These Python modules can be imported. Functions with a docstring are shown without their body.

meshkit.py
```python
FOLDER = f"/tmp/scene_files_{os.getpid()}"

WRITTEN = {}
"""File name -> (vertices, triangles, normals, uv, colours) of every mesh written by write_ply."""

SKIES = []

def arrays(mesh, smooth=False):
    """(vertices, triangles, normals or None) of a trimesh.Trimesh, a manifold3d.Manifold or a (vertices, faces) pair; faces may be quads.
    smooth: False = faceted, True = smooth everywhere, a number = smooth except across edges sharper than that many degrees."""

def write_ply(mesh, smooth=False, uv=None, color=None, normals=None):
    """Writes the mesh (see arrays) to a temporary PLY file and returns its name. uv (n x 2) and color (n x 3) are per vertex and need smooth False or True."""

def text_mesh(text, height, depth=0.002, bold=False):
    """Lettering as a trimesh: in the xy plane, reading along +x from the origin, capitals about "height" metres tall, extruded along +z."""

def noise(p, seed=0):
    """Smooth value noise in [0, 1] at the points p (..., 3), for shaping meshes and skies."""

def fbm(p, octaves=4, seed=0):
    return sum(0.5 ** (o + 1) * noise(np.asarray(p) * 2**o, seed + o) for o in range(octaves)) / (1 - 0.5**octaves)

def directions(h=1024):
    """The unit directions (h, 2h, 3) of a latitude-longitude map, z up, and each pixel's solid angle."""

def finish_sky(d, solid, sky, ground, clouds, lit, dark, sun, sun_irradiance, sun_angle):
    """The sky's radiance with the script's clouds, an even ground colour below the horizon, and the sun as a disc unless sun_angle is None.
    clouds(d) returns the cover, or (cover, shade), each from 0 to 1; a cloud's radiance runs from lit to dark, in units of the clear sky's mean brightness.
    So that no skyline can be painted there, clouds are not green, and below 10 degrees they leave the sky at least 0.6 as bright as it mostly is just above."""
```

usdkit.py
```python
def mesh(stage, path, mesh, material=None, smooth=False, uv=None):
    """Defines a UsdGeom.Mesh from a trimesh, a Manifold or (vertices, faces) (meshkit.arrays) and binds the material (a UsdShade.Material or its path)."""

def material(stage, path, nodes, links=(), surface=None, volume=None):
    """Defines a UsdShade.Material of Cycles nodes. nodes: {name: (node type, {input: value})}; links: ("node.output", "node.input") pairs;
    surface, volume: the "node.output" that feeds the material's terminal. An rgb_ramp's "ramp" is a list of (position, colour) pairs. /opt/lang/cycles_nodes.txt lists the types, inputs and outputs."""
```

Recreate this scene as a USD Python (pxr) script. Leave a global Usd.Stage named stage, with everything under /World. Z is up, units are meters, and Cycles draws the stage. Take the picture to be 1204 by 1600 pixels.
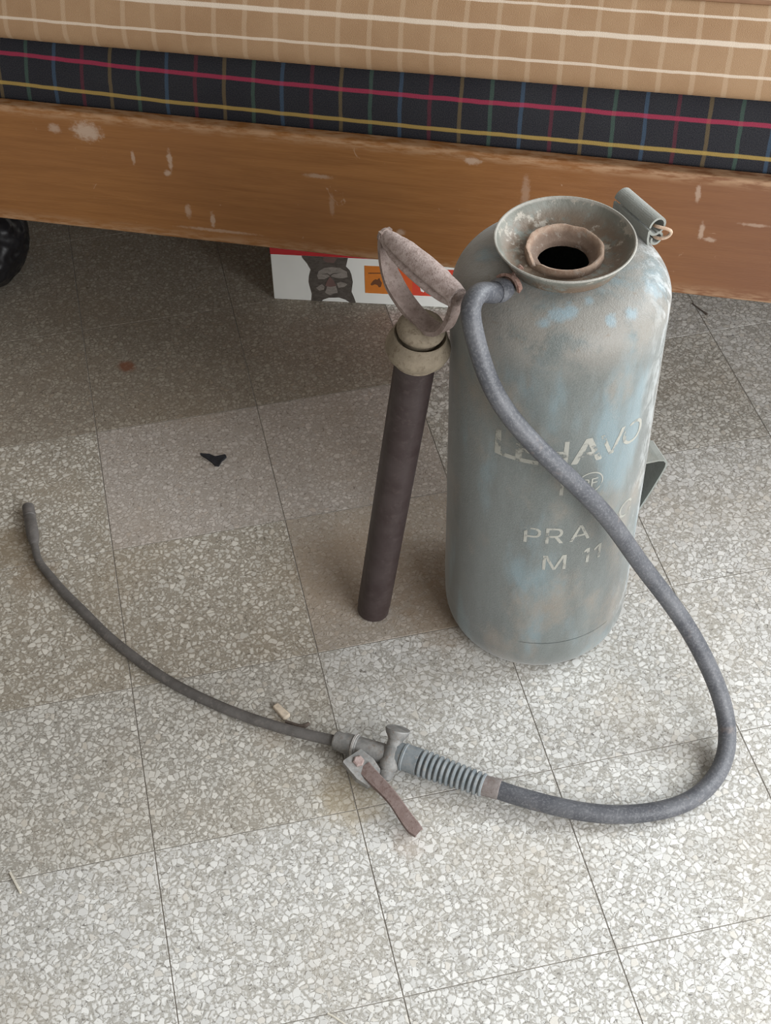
import math
import numpy as np
import trimesh
import manifold3d as m3
from shapely.geometry import Polygon, LineString, Point, box as sbox
from shapely import affinity
from shapely.ops import unary_union
from pxr import Usd, UsdGeom, UsdLux, UsdShade, Gf, Sdf, Vt
import usdkit
import meshkit

stage = Usd.Stage.CreateInMemory()
UsdGeom.SetStageUpAxis(stage, UsdGeom.Tokens.z)
UsdGeom.Xform.Define(stage, "/World")
UsdGeom.Scope.Define(stage, "/World/Looks")
rng = np.random.default_rng(11)

# ------------------------------------------------------------------ camera
FPX = 2357.77
CR = np.array([[0.975066368, -0.221401125, -0.015070485],
               [-0.171664867, -0.709501018, -0.683476026],
               [0.140629837, 0.669021559, -0.729817376]])      # rows: right, down, forward
CC = np.array([0.268811877, -1.193288339, 1.285124365])
cam = UsdGeom.Camera.Define(stage, "/World/Camera")
cam.CreateHorizontalApertureAttr(36.0)
cam.CreateVerticalApertureAttr(36.0 * 1600 / 1204)
cam.CreateFocalLengthAttr(36.0 * FPX / 1204)
cam.CreateClippingRangeAttr(Gf.Vec2f(0.05, 100.0))
mx = np.eye(4)
mx[0, :3], mx[1, :3], mx[2, :3], mx[3, :3] = CR[0], -CR[1], -CR[2], CC
cam.AddTransformOp().Set(Gf.Matrix4d(*mx.ravel().tolist()))
cam.CreateExposureAttr(0.0)

# ------------------------------------------------------------------ light
def aim(prim, pos, target):
    z = np.subtract(pos, target).astype(float); z /= np.linalg.norm(z)
    x = np.cross([0, 0, 1.0], z); x /= np.linalg.norm(x)
    y = np.cross(z, x)
    m = np.eye(4); m[0, :3], m[1, :3], m[2, :3], m[3, :3] = x, y, z, pos
    UsdGeom.Xformable(prim).AddTransformOp().Set(Gf.Matrix4d(*m.ravel().tolist()))

def window_light(name, pos, target, w, h, power, color):
    q = UsdLux.RectLight.Define(stage, f"/World/{name}")
    q.CreateWidthAttr(w); q.CreateHeightAttr(h); q.CreateIntensityAttr(power); q.CreateColorAttr(Gf.Vec3f(*color))
    aim(q, pos, target)
window_light("DoorLight", (1.45, -1.95, 0.85), (0.65, -0.30, 0.2), 1.4, 1.6, 8.2, (0.97, 0.985, 1.0))       # open balcony door, front right
window_light("WindowLight", (2.6, -0.1, 1.4), (0.65, -0.35, 0.1), 1.4, 1.4, 11.8, (0.92, 0.97, 1.0))     # window in the wall at the right, past the foot of the bed
dome = UsdLux.DomeLight.Define(stage, "/World/RoomAmbient")
dome.CreateIntensityAttr(0.095); dome.CreateColorAttr(Gf.Vec3f(1.0, 0.93, 0.84))

# ------------------------------------------------------------------ materials
class Net:
    def __init__(self):
        self.n, self.l, self.k = {}, [], 0
    def add(self, kind, **kw):
        self.k += 1
        name = f"n{self.k}"
        const = {}
        for a, v in kw.items():
            if isinstance(v, str) and "." in v and v.split(".")[0] in self.n:
                self.l.append((v, f"{name}.{a}"))
            else:
                const[a] = v
        self.n[name] = (kind, const)
        return name
    def pos(self):
        return self.add("geometry") + ".position"
    def obj(self):
        return self.add("texture_coordinate") + ".object"
    def uv(self):
        return self.add("texture_coordinate") + ".UV"
    def map(self, v, scale=(1, 1, 1), location=(0, 0, 0), rotation=(0, 0, 0)):
        return self.add("mapping", vector=v, scale=scale, location=location, rotation=rotation) + ".vector"
    def noise(self, v, scale, detail=3.0, rough=0.55, dist=0.0):
        return self.add("noise_texture", vector=v, scale=scale, detail=detail, roughness=rough, distortion=dist) + ".fac"
    def step(self, v, a, b, lo=0.0, hi=1.0):
        return self.add("map_range", range_type="smoothstep", value=v, from_min=a, from_max=b, to_min=lo, to_max=hi, clamp=True) + ".result"
    def math(self, op, a, b=0.0, c=0.0):
        return self.add("math", math_type=op, value1=a, value2=b, value3=c) + ".value"
    def mix(self, fac, a, b, mode="mix"):
        return self.add("mix", mix_type=mode, fac=fac, color1=a, color2=b) + ".color"
    def bump(self, h, dist, strength=1.0):
        return self.add("bump", height=h, distance=dist, strength=strength) + ".normal"
    def done(self, name, color, rough=0.6, normal=None, metal=0.0, spec=0.4, **kw):
        a = dict(base_color=color, roughness=rough, metallic=metal, specular_ior_level=spec, **kw)
        if normal:
            a["normal"] = normal
        p = self.add("principled_bsdf", **a)
        return usdkit.material(stage, f"/World/Looks/{name}", self.n, self.l, surface=f"{p}.BSDF")

def srgb(r, g, b):
    f = lambda c: c / 12.92 if c <= 0.04045 else ((c + 0.055) / 1.055) ** 2.4
    return tuple(f(x / 255.0) for x in (r, g, b))

def plain(name, col, rough=0.6, var=0.12, scale=60.0, bump=0.0, metal=0.0, spec=0.4):
    n = Net(); p = n.pos()
    f = n.noise(p, scale, 4.0)
    c = n.mix(n.step(f, 0.3, 0.7), tuple(x * (1 - var) for x in col), tuple(min(1, x * (1 + var)) for x in col))
    nm = n.bump(f, bump) if bump else None
    return n.done(name, c, rough, nm, metal, spec)

def terrazzo(name, matrix, chip, dark, thr, scale, tint):
    n = Net(); p = n.pos()
    w = n.add("noise_texture", vector=p, scale=150.0, detail=2.0) + ".color"
    pw = n.add("vector_math", math_type="multiply_add", vector1=w, vector2=(0.0042, 0.0042, 0.0), vector3=p) + ".vector"
    def chips(sc, off, lo, hi):
        q = n.map(pw, location=off)
        v = n.add("voronoi_texture", vector=q, scale=sc, feature="f1", randomness=1.0)
        e = n.add("voronoi_texture", vector=q, scale=sc, feature="distance_to_edge", randomness=1.0) + ".distance"
        rnd = n.add("separate_color", color=f"{v}.color")
        size = n.add("map_range", value=f"{rnd}.r", from_min=0.0, from_max=1.0, to_min=lo, to_max=hi) + ".result"
        return n.step(n.math("subtract", e, size), -0.09, 0.11), f"{rnd}.g", f"{rnd}.b", e
    m1, g1, b1, e1 = chips(scale, (0, 0, 0), thr, thr + 0.30)
    m2, g2, b2, e2 = chips(scale * 1.9, (0.37, 0.21, 0), thr + 0.04, thr + 0.36)
    fine = n.noise(p, 900.0, 3.0, 0.7)
    mat = n.mix(n.step(fine, 0.3, 0.7), tuple(x * 0.84 for x in matrix), tuple(min(1, x * 1.1) for x in matrix))
    c2 = n.mix(g2, tuple(x * 0.80 for x in chip), tuple(x * 0.97 for x in chip))
    c1 = n.mix(g1, tuple(x * 0.82 for x in chip), tuple(min(1, x * 1.10) for x in chip))
    c1 = n.mix(n.step(b1, 0.93, 0.97, 0.0, 0.45), c1, tint)
    col = n.mix(n.math("multiply", m2, 0.85), mat, c2)
    crack = n.math("multiply", n.step(e1, 0.015, 0.06, 1.0, 0.0), n.step(n.noise(p, 240.0, 2.0), 0.53, 0.60))
    col = n.mix(m1, col, c1)
    col = n.mix(n.math("multiply", crack, 0.75), col, dark)
    col = n.mix(n.step(n.noise(n.map(p, location=(5, 3, 0)), 310.0, 2.0, 0.5), 0.66, 0.74, 0.0, 0.7), col, dark)
    big = n.noise(p, 7.0, 4.0, 0.6)
    col = n.mix(n.step(big, 0.42, 0.75, 0.0, 0.30), col, tuple(x * y for x, y in zip(matrix, (0.92, 0.8, 0.64))))
    # rusty and brown stains, plus painted tank shadow, each at its own floor spot
    for (sx, sy, r, cc, amt) in STAINS_AND_SHADE:
        dv = n.add("vector_math", math_type="distance", vector1=p, vector2=(sx, sy, 0.0)) + ".value"
        dn = n.math("multiply_add", n.noise(p, 70.0, 3.0), r * 1.1, n.math("subtract", dv, r * 0.55))
        col = n.mix(n.step(dn, r * 0.35, r * 1.0, amt, 0.0), col, cc)
    r_ = n.step(big, 0.3, 0.7, 0.42, 0.6)
    return n.done(name, col, r_, n.bump(n.math("add", fine, m1), 0.00012), spec=0.3)

STAINS_AND_SHADE = [(0.2495, 0.313, 0.016, (0.24, 0.085, 0.04), 0.75),
          (0.085, 0.03, 0.05, (0.20, 0.15, 0.09), 0.6),
          (0.11, -0.02, 0.035, (0.22, 0.16, 0.10), 0.5),
          (0.475, -0.10, 0.10, (0.30, 0.22, 0.15), 0.35),  # shadow left of the tank, painted brown round the pump foot
          (0.55, -0.18, 0.07, (0.28, 0.20, 0.13), 0.4),  # contact shadow beside the tank base, put into the tile colour
          (0.40, -0.385, 0.05, (0.36, 0.29, 0.18), 0.5),
          (0.44, -0.45, 0.022, (0.44, 0.33, 0.26), 0.25),
          (0.335, -0.29, 0.03, (0.36, 0.28, 0.19), 0.3)]
M_TILE = [
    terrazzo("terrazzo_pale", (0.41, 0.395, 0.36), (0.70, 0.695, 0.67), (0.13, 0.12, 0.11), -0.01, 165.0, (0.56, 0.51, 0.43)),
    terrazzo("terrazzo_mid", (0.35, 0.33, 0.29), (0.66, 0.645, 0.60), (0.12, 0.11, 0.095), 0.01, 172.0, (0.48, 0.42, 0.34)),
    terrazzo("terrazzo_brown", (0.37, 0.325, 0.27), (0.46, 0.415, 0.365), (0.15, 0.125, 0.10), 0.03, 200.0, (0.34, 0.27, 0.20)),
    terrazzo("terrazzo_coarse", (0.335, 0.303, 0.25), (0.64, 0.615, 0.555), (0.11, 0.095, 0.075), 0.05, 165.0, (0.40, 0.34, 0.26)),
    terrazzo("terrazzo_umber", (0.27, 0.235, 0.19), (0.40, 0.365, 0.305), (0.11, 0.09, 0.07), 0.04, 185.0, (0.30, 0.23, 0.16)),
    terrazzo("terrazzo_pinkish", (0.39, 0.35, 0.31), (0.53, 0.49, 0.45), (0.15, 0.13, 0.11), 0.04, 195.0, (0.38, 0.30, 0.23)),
]
M_GROUT = plain("grout", (0.30, 0.28, 0.25), 0.9, 0.2, 200.0)
M_WALL = plain("wall_plaster", (0.72, 0.70, 0.66), 0.9, 0.04, 8.0)

def wood():
    n = Net(); p = n.obj()
    g = n.noise(n.map(p, scale=(1.4, 20.0, 20.0)), 5.0, 6.0, 0.6, 0.6)
    g2 = n.noise(n.map(p, scale=(3.0, 60.0, 60.0)), 9.0, 4.0, 0.6)
    c = n.mix(n.step(g, 0.25, 0.75), (0.235, 0.097, 0.027), (0.31, 0.135, 0.041))
    c = n.mix(n.step(g2, 0.35, 0.7, 0.0, 0.22), c, (0.37, 0.18, 0.065))
    big = n.noise(p, 4.0, 3.0)
    c = n.mix(n.step(big, 0.4, 0.65, 0.0, 0.45), c, (0.22, 0.092, 0.034))
    sx = n.add("separate_xyz", vector=p)
    right_tone = n.step(f"{sx}.x", 0.05, 0.45)  # wood turns darker and greyer towards the right end
    c = n.mix(n.math("multiply", right_tone, 0.7), c, (0.155, 0.071, 0.046))
    # dusty, rubbed lower and upper edges
    rub = n.noise(n.map(p, scale=(6, 20, 30)), 6.0, 4.0, 0.65)
    low = n.step(f"{sx}.z", 0.196, 0.216, 1.0, 0.0)
    hi = n.step(f"{sx}.z", 0.341, 0.354, 0.0, 1.0)
    edge = n.math("multiply", n.math("add", low, hi), n.step(rub, 0.36, 0.62))
    c = n.mix(n.math("multiply", edge, 0.55), c, (0.50, 0.33, 0.20))
    # scuffs
    s1 = n.noise(n.map(p, scale=(30, 30, 22)), 1.5, 5.0, 0.7, 1.5)
    c = n.mix(n.step(s1, 0.66, 0.74, 0.0, 0.6), c, (0.46, 0.31, 0.21))
    for (x, z, rx, rz, amt) in SCUFFS:
        q = n.map(p, location=(-x / rx, 0, -z / rz), scale=(1 / rx, 0.0, 1 / rz))
        d = n.add("vector_math", math_type="length", vector1=q) + ".value"
        d = n.math("add", d, n.math("multiply", n.noise(p, 160.0, 4.0, 0.7), 1.5))
        c = n.mix(n.step(d, 1.1, 1.75, amt, 0.0), c, (0.52, 0.40, 0.31))
    return n.done("varnished_wood", c, n.step(g2, 0.2, 0.8, 0.38, 0.55), n.bump(g2, 0.0003), spec=0.35)

SCUFFS = [(-0.343, 0.333, 0.022, 0.016, 0.75), (-0.382, 0.333, 0.010, 0.008, 0.55), (-0.248, 0.307, 0.004, 0.016, 0.6),
          (-0.253, 0.288, 0.006, 0.006, 0.6), (-0.292, 0.305, 0.003, 0.012, 0.55), (-0.234, 0.238, 0.005, 0.012, 0.5),
          (-0.205, 0.228, 0.004, 0.014, 0.6), (-0.20, 0.214, 0.06, 0.003, 0.45), (0.02, 0.24, 0.007, 0.006, 0.55),
          (-0.075, 0.305, 0.02, 0.004, 0.45), (0.355, 0.285, 0.004, 0.014, 0.55), (0.365, 0.275, 0.009, 0.004, 0.5),
          (0.345, 0.333, 0.004, 0.014, 0.5), (0.10, 0.345, 0.012, 0.006, 0.6), (0.16, 0.31, 0.006, 0.03, 0.3),
          (-0.06, 0.268, 0.004, 0.02, 0.3), (0.41, 0.30, 0.02, 0.003, 0.4)]
M_WOOD = wood()

def checked(name, base, base2, period, vlines, hlines, width, rough=0.75, fuzz=0.05):
    """Woven stripes in cloth coordinates: u along the bed, v round the section, in metres."""
    n = Net(); uv = n.uv()
    w = n.noise(n.map(uv, scale=(1, 1, 1)), 35.0, 2.0)
    sx = n.add("separate_xyz", vector=uv)
    u = n.math("multiply_add", w, 0.003, f"{sx}.x"); v = n.math("multiply_add", w, 0.002, f"{sx}.y")
    fine = n.noise(n.map(uv, scale=(1, 1, 1)), 900.0, 2.0)
    c = n.mix(n.step(n.noise(uv, 14.0, 3.0), 0.35, 0.65), base, base2)
    c = n.mix(n.step(fine, 0.3, 0.7, 0.0, fuzz), c, (0.4, 0.37, 0.35))
    def lines(coord, per, off, wd, col, amt, c):
        d = n.math("absolute", n.math("subtract", n.math("fraction", n.math("divide", n.math("add", coord, off), per)), 0.5))
        return n.mix(n.step(d, wd / per * 0.5, wd / per * 0.9, amt, 0.0), c, col)
    for per, off, wd, col, amt in vlines:
        c = lines(u, per, off, wd, col, amt, c)
    for per, off, wd, col, amt in hlines:
        c = lines(v, per, off, wd, col, amt, c)
    return n.done(name, c, rough, n.bump(n.math("multiply_add", w, 0.5, fine), 0.0004), spec=0.3)

P4 = 0.132
def at_line(x, per):                 # offset so that a line of this period runs through x
    return per * 0.5 - x
GREEN, BLUE, RED, GOLD = (0.07, 0.14, 0.10), (0.06, 0.12, 0.20), (0.16, 0.018, 0.035), (0.22, 0.15, 0.06)
PINK, YELLOW = (0.42, 0.03, 0.08), (0.46, 0.31, 0.08)
X0 = -0.4122
M_PLAID = checked("navy_plaid_cloth", (0.006, 0.0065, 0.012), (0.009, 0.010, 0.015), 0.0325,
    [(P4, at_line(X0 + 0.033 * k, P4), 0.0030, c, 0.36) for k, c in enumerate((GREEN, BLUE, RED, GOLD))],
    [(0.082, at_line(0.0985, 0.082), 0.0032, PINK, 0.6), (0.082, at_line(0.0648, 0.082), 0.0032, YELLOW, 0.62)], 0.004)
M_BEIGE = checked("beige_check_cloth", (0.315, 0.188, 0.098), (0.35, 0.218, 0.118), 0.0325,
    [(0.0333, at_line(0.0229, 0.0333), 0.0036, (0.50, 0.37, 0.25), 0.42)],
    [(0.056, at_line(0.0415, 0.056), 0.0022, (0.68, 0.57, 0.46), 0.75), (0.112, at_line(0.0720, 0.112), 0.0036, (0.70, 0.60, 0.49), 0.8)], 0.004, 0.6)
M_PIPING = plain("beige_piping", (0.24, 0.13, 0.07), 0.7, 0.1)

def painted(name, base, second, dirt_amt, blue_amt, rust=True, pale=0.0, rough=0.5):
    n = Net(); p = n.pos()
    streak = n.noise(n.map(p, scale=(1, 1, 0.22)), 26.0, 4.0, 0.6, 0.3)
    c = n.mix(n.step(streak, 0.34, 0.64), base, second)
    c = n.mix(n.step(n.noise(n.map(p, location=(3, 1, 2), scale=(1, 1, 0.3)), 20.0, 4.0), 0.52, 0.68, 0.0, blue_amt), c, (0.175, 0.26, 0.295))
    c = n.mix(n.step(n.noise(n.map(p, location=(1, 7, 2), scale=(1, 1, 0.6)), 17.0, 5.0, 0.65), 0.5, 0.72, 0.0, 0.55), c, (0.25, 0.20, 0.15))
    sx = n.add("separate_xyz", vector=p)
    # dust and scale lying on the shoulder, bare blue chips in it
    sh = n.step(f"{sx}.z", 0.405, 0.452)
    d = n.math("multiply", sh, n.step(n.noise(p, 24.0, 5.0, 0.65), 0.36, 0.56))
    c = n.mix(n.math("multiply", d, dirt_amt), c, (0.225, 0.208, 0.182))
    spk = n.noise(n.map(p, scale=(1, 1, 1)), 95.0, 5.0, 0.75)
    c = n.mix(n.math("multiply", sh, n.step(spk, 0.58, 0.70, 0.0, dirt_amt)), c, (0.155, 0.12, 0.085))
    for (x, y, z, r) in BLUE_CHIPS:
        dv = n.add("vector_math", math_type="distance", vector1=p, vector2=(x, y, z)) + ".value"
        dn = n.math("multiply_add", n.noise(p, 110.0, 4.0, 0.6), r * 1.6, n.math("subtract", dv, r * 0.8))
        c = n.mix(n.step(dn, r * 0.2, r * 0.95, 0.75, 0.0), c, (0.205, 0.285, 0.325))
    # chalky scuffs down the window side
    az = n.add("map_range", range_type="smoothstep", value=f"{sx}.x", from_min=0.69, from_max=0.74, to_min=0.0, to_max=1.0, clamp=True) + ".result"
    sc = n.step(n.noise(n.map(p, scale=(1.6, 1.6, 0.7), rotation=(0.3, 0.4, 0)), 55.0, 5.0, 0.7), 0.47, 0.62)
    c = n.mix(n.math("multiply", n.math("multiply", az, sc), 0.55 if pale else 0.0), c, (0.68, 0.71, 0.72))
    gr = n.noise(p, 700.0, 2.0)
    c = n.mix(n.step(gr, 0.3, 0.75, 0.0, 0.2), c, (0.30, 0.30, 0.285))
    return n.done(name, c, rough, n.bump(n.math("multiply_add", spk, n.math("multiply_add", sh, 1.6, 0.4), gr), 0.0003), spec=0.45, sheen_weight=0.35, sheen_roughness=0.5)

BLUE_CHIPS = []
def az_pt(az, r, z):
    return (0.6438 + r * math.cos(math.radians(az)), -0.1885 + r * math.sin(math.radians(az)), z)
BLUE_CHIPS = [(0.6169, -0.2569, 0.4700, 0.013), (0.628, -0.256, 0.470, 0.010), (0.647, -0.2503, 0.4728, 0.007), (0.709, -0.2385, 0.4655, 0.015),
              (0.6799, -0.2648, 0.464, 0.009), (0.661, -0.270, 0.4648, 0.008), (0.716, -0.233, 0.456, 0.011), (0.6045, -0.261, 0.466, 0.008)]
M_TANK = painted("worn_grey_green_paint", (0.092, 0.103, 0.096), (0.130, 0.149, 0.143), 0.8, 0.6, pale=1.0)
M_TANK2 = painted("grey_green_paint", (0.17, 0.185, 0.165), (0.23, 0.25, 0.23), 0.25, 0.15)

def funnel_mat():
    n = Net(); p = n.pos()
    c = n.mix(n.step(n.noise(p, 30.0, 4.0), 0.35, 0.65), (0.15, 0.16, 0.14), (0.22, 0.23, 0.205))
    sx = n.add("separate_xyz", vector=p)
    deep = n.step(f"{sx}.z", 0.477, 0.491, 1.0, 0.15)
    dn = n.noise(p, 48.0, 5.0, 0.7)
    c = n.mix(n.math("multiply", deep, n.step(dn, 0.34, 0.50)), c, (0.17, 0.125, 0.09))
    c = n.mix(n.step(n.noise(n.map(p, location=(2, 5, 1)), 60.0, 5.0, 0.7), 0.56, 0.64, 0.0, 0.85), c, (0.38, 0.345, 0.295))
    rim = n.step(f"{sx}.z", 0.4915, 0.4935)
    c = n.mix(n.math("multiply", rim, 0.75), c, (0.36, 0.345, 0.31))
    return n.done("dirty_funnel_paint", c, 0.55, n.bump(dn, 0.0016), spec=0.4)
M_FUNNEL = funnel_mat()

def rust(name, a, b, c3, scale=60.0, bump=0.0008, rough=0.8):
    n = Net(); p = n.pos()
    f = n.noise(p, scale, 5.0, 0.7); g = n.noise(n.map(p, location=(4, 2, 1)), scale * 3.1, 4.0, 0.7)
    c = n.mix(n.step(f, 0.32, 0.66), a, b)
    c = n.mix(n.step(g, 0.52, 0.66, 0.0, 0.7), c, c3)
    return n.done(name, c, rough, n.bump(n.math("add", f, g), bump), spec=0.3)
def neck_mat():
    n = Net(); p = n.pos()
    f = n.noise(p, 70.0, 5.0, 0.7)
    c = n.mix(n.step(f, 0.32, 0.66), (0.27, 0.175, 0.125), (0.40, 0.30, 0.23))
    sx = n.add("separate_xyz", vector=p)
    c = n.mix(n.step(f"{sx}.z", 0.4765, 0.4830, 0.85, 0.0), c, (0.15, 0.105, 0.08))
    c = n.mix(n.step(n.noise(n.map(p, location=(4, 2, 1)), 120.0, 4.0, 0.7), 0.56, 0.68, 0.0, 0.6), c, (0.34, 0.30, 0.26))
    return n.done("rusty_neck", c, 0.8, n.bump(f, 0.0012), spec=0.3)
M_NECK = neck_mat()
M_RING = rust("rusty_ring", (0.34, 0.225, 0.155), (0.47, 0.36, 0.27), (0.25, 0.14, 0.085), 70.0)
M_FIT = rust("rusty_fitting", (0.23, 0.125, 0.095), (0.36, 0.255, 0.215), (0.15, 0.07, 0.05), 90.0)
M_HANDLE = rust("dusty_brown_iron", (0.21, 0.155, 0.135), (0.29, 0.23, 0.205), (0.15, 0.105, 0.085), 90.0)
M_GRIP = rust("dusty_pink_grip", (0.31, 0.24, 0.215), (0.43, 0.35, 0.325), (0.20, 0.145, 0.125), 150.0, 0.0007)
M_COLLAR = rust("khaki_cast_metal", (0.20, 0.165, 0.12), (0.27, 0.225, 0.165), (0.145, 0.11, 0.075), 60.0, 0.0005)
M_BARREL = rust("dark_oxide_tube", (0.036, 0.024, 0.0235), (0.050, 0.037, 0.036), (0.062, 0.046, 0.044), 40.0, 0.0002, 0.42)
M_LEVER = rust("rusty_lever", (0.165, 0.115, 0.102), (0.225, 0.172, 0.158), (0.125, 0.08, 0.07), 110.0, 0.0004)
M_VALVE = rust("dull_grey_metal", (0.17, 0.17, 0.165), (0.28, 0.275, 0.265), (0.20, 0.165, 0.14), 80.0, 0.0004, 0.55)
M_SLEEVE = rust("grey_blue_rubber", (0.16, 0.185, 0.20), (0.235, 0.255, 0.265), (0.27, 0.265, 0.25), 70.0, 0.0002, 0.6)
M_FERRULE = rust("brown_grey_ferrule", (0.17, 0.145, 0.135), (0.24, 0.215, 0.205), (0.15, 0.11, 0.10), 90.0, 0.0003, 0.6)
M_PALE = rust("pale_worn_metal", (0.36, 0.345, 0.33), (0.46, 0.445, 0.43), (0.26, 0.23, 0.21), 120.0, 0.0003, 0.5)
M_BOLT = rust("pink_bolt", (0.28, 0.205, 0.19), (0.36, 0.285, 0.265), (0.21, 0.14, 0.125), 120.0, 0.0003)

def rubber():
    n = Net(); p = n.pos()
    f = n.noise(p, 30.0, 4.0, 0.6); g = n.noise(p, 420.0, 4.0, 0.7)
    c = n.mix(n.step(f, 0.35, 0.65), (0.058, 0.061, 0.072), (0.098, 0.101, 0.112))
    c = n.mix(n.step(g, 0.45, 0.7, 0.0, 0.35), c, (0.27, 0.27, 0.28))
    c = n.mix(n.step(n.noise(n.map(p, location=(1, 3, 4)), 45.0, 4.0), 0.62, 0.72, 0.0, 0.35), c, (0.24, 0.19, 0.165))
    return n.done("dusty_grey_rubber", c, 0.48, n.bump(g, 0.0003), spec=0.5)
M_HOSE = rubber()
M_WAND = rust("dark_wand", (0.098, 0.091, 0.086), (0.14, 0.132, 0.126), (0.17, 0.155, 0.145), 50.0, 0.0002, 0.55)

def letters():
    n = Net(); p = n.pos()
    f = n.noise(p, 150.0, 5.0, 0.7)
    t = n.add("transparent_bsdf")
    d = n.add("principled_bsdf", base_color=(0.38, 0.375, 0.335), roughness=0.7)
    g = n.noise(n.map(p, location=(2, 2, 5)), 42.0, 2.0)
    fac = n.step(n.math("multiply_add", g, 0.8, f), 0.73, 0.90, 0.0, 0.85)
    m = n.add("mix_closure", fac=fac, closure1=f"{t}.BSDF", closure2=f"{d}.BSDF")
    return usdkit.material(stage, "/World/Looks/worn_stencil_paint", n.n, n.l, surface=f"{m}.closure")
M_LETTER = letters()
M_CARD = plain("white_card", (0.80, 0.81, 0.78), 0.45, 0.03, 20.0)
M_REDCARD = plain("red_print", (0.50, 0.035, 0.04), 0.45, 0.05)
M_ORANGE = plain("orange_print", (0.62, 0.20, 0.035), 0.45, 0.05)
M_REDOR = plain("red_orange_print", (0.66, 0.115, 0.03), 0.45, 0.05)
M_CRIMSON = plain("bright_red_print", (0.66, 0.07, 0.04), 0.45, 0.05)
M_BROWNPRINT = plain("brown_print", (0.16, 0.065, 0.03), 0.5, 0.05)
def fur(name, a, b):
    n = Net(); p = n.pos()
    f = n.noise(n.map(p, scale=(1, 1, 2.2)), 130.0, 4.0, 0.6, 1.0)
    return n.done(name, n.mix(n.step(f, 0.3, 0.7), a, b), 0.45, spec=0.4)
M_FUR = fur("dark_fur_print", (0.07, 0.06, 0.052), (0.115, 0.10, 0.088))
M_FURLIGHT = fur("pale_fur_print", (0.20, 0.18, 0.16), (0.29, 0.26, 0.235))
M_NOSE = plain("nose_print", (0.16, 0.10, 0.09), 0.45, 0.1)
M_BAG = plain("black_plastic", (0.008, 0.008, 0.010), 0.38, 0.3, 30.0, spec=0.5)
M_FLAKE = plain("dark_flake", (0.020, 0.021, 0.026), 0.7, 0.3, 200.0)
M_CHIP = plain("cream_chip", (0.62, 0.53, 0.42), 0.7, 0.15, 200.0)
M_TWIG = plain("dark_twig", (0.12, 0.095, 0.08), 0.8, 0.2, 200.0)
M_STRAW = plain("pale_straw", (0.62, 0.585, 0.50), 0.7, 0.1, 200.0)
M_DARK = plain("soot", (0.01, 0.009, 0.008), 0.9, 0.1)
M_SLATS = plain("raw_pine", (0.35, 0.24, 0.14), 0.7, 0.15, 20.0)

# ------------------------------------------------------------------ scene helpers
used = {}
def numbered(parent, name):
    key = (parent, name); k = used.get(key, -1) + 1; used[key] = k
    return f"{parent}/{name}" if k == 0 else f"{parent}/{name}_{k:03d}"

def tag(prim, label=None, category=None, group=None, kind=None):
    for k, v in (("label", label), ("category", category), ("group", group), ("kind", kind)):
        if v:
            prim.SetCustomDataByKey(k, v)
    return prim

def thing(name, label, category, loc=(0, 0, 0), rz=0.0, **kw):
    x = UsdGeom.Xform.Define(stage, numbered("/World", name))
    x.AddTranslateOp().Set(Gf.Vec3d(*map(float, loc)))
    if rz:
        x.AddRotateZOp().Set(float(rz))
    p = x.GetPrim()
    p.SetCustomDataByKey("origin", ",".join(f"{float(v):.5f}" for v in loc))
    ORIGIN[str(p.GetPath())] = (np.array(loc, float), rz)
    p.ClearCustomDataByKey("origin")
    return tag(p, label, category, **kw)
ORIGIN = {}

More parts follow.
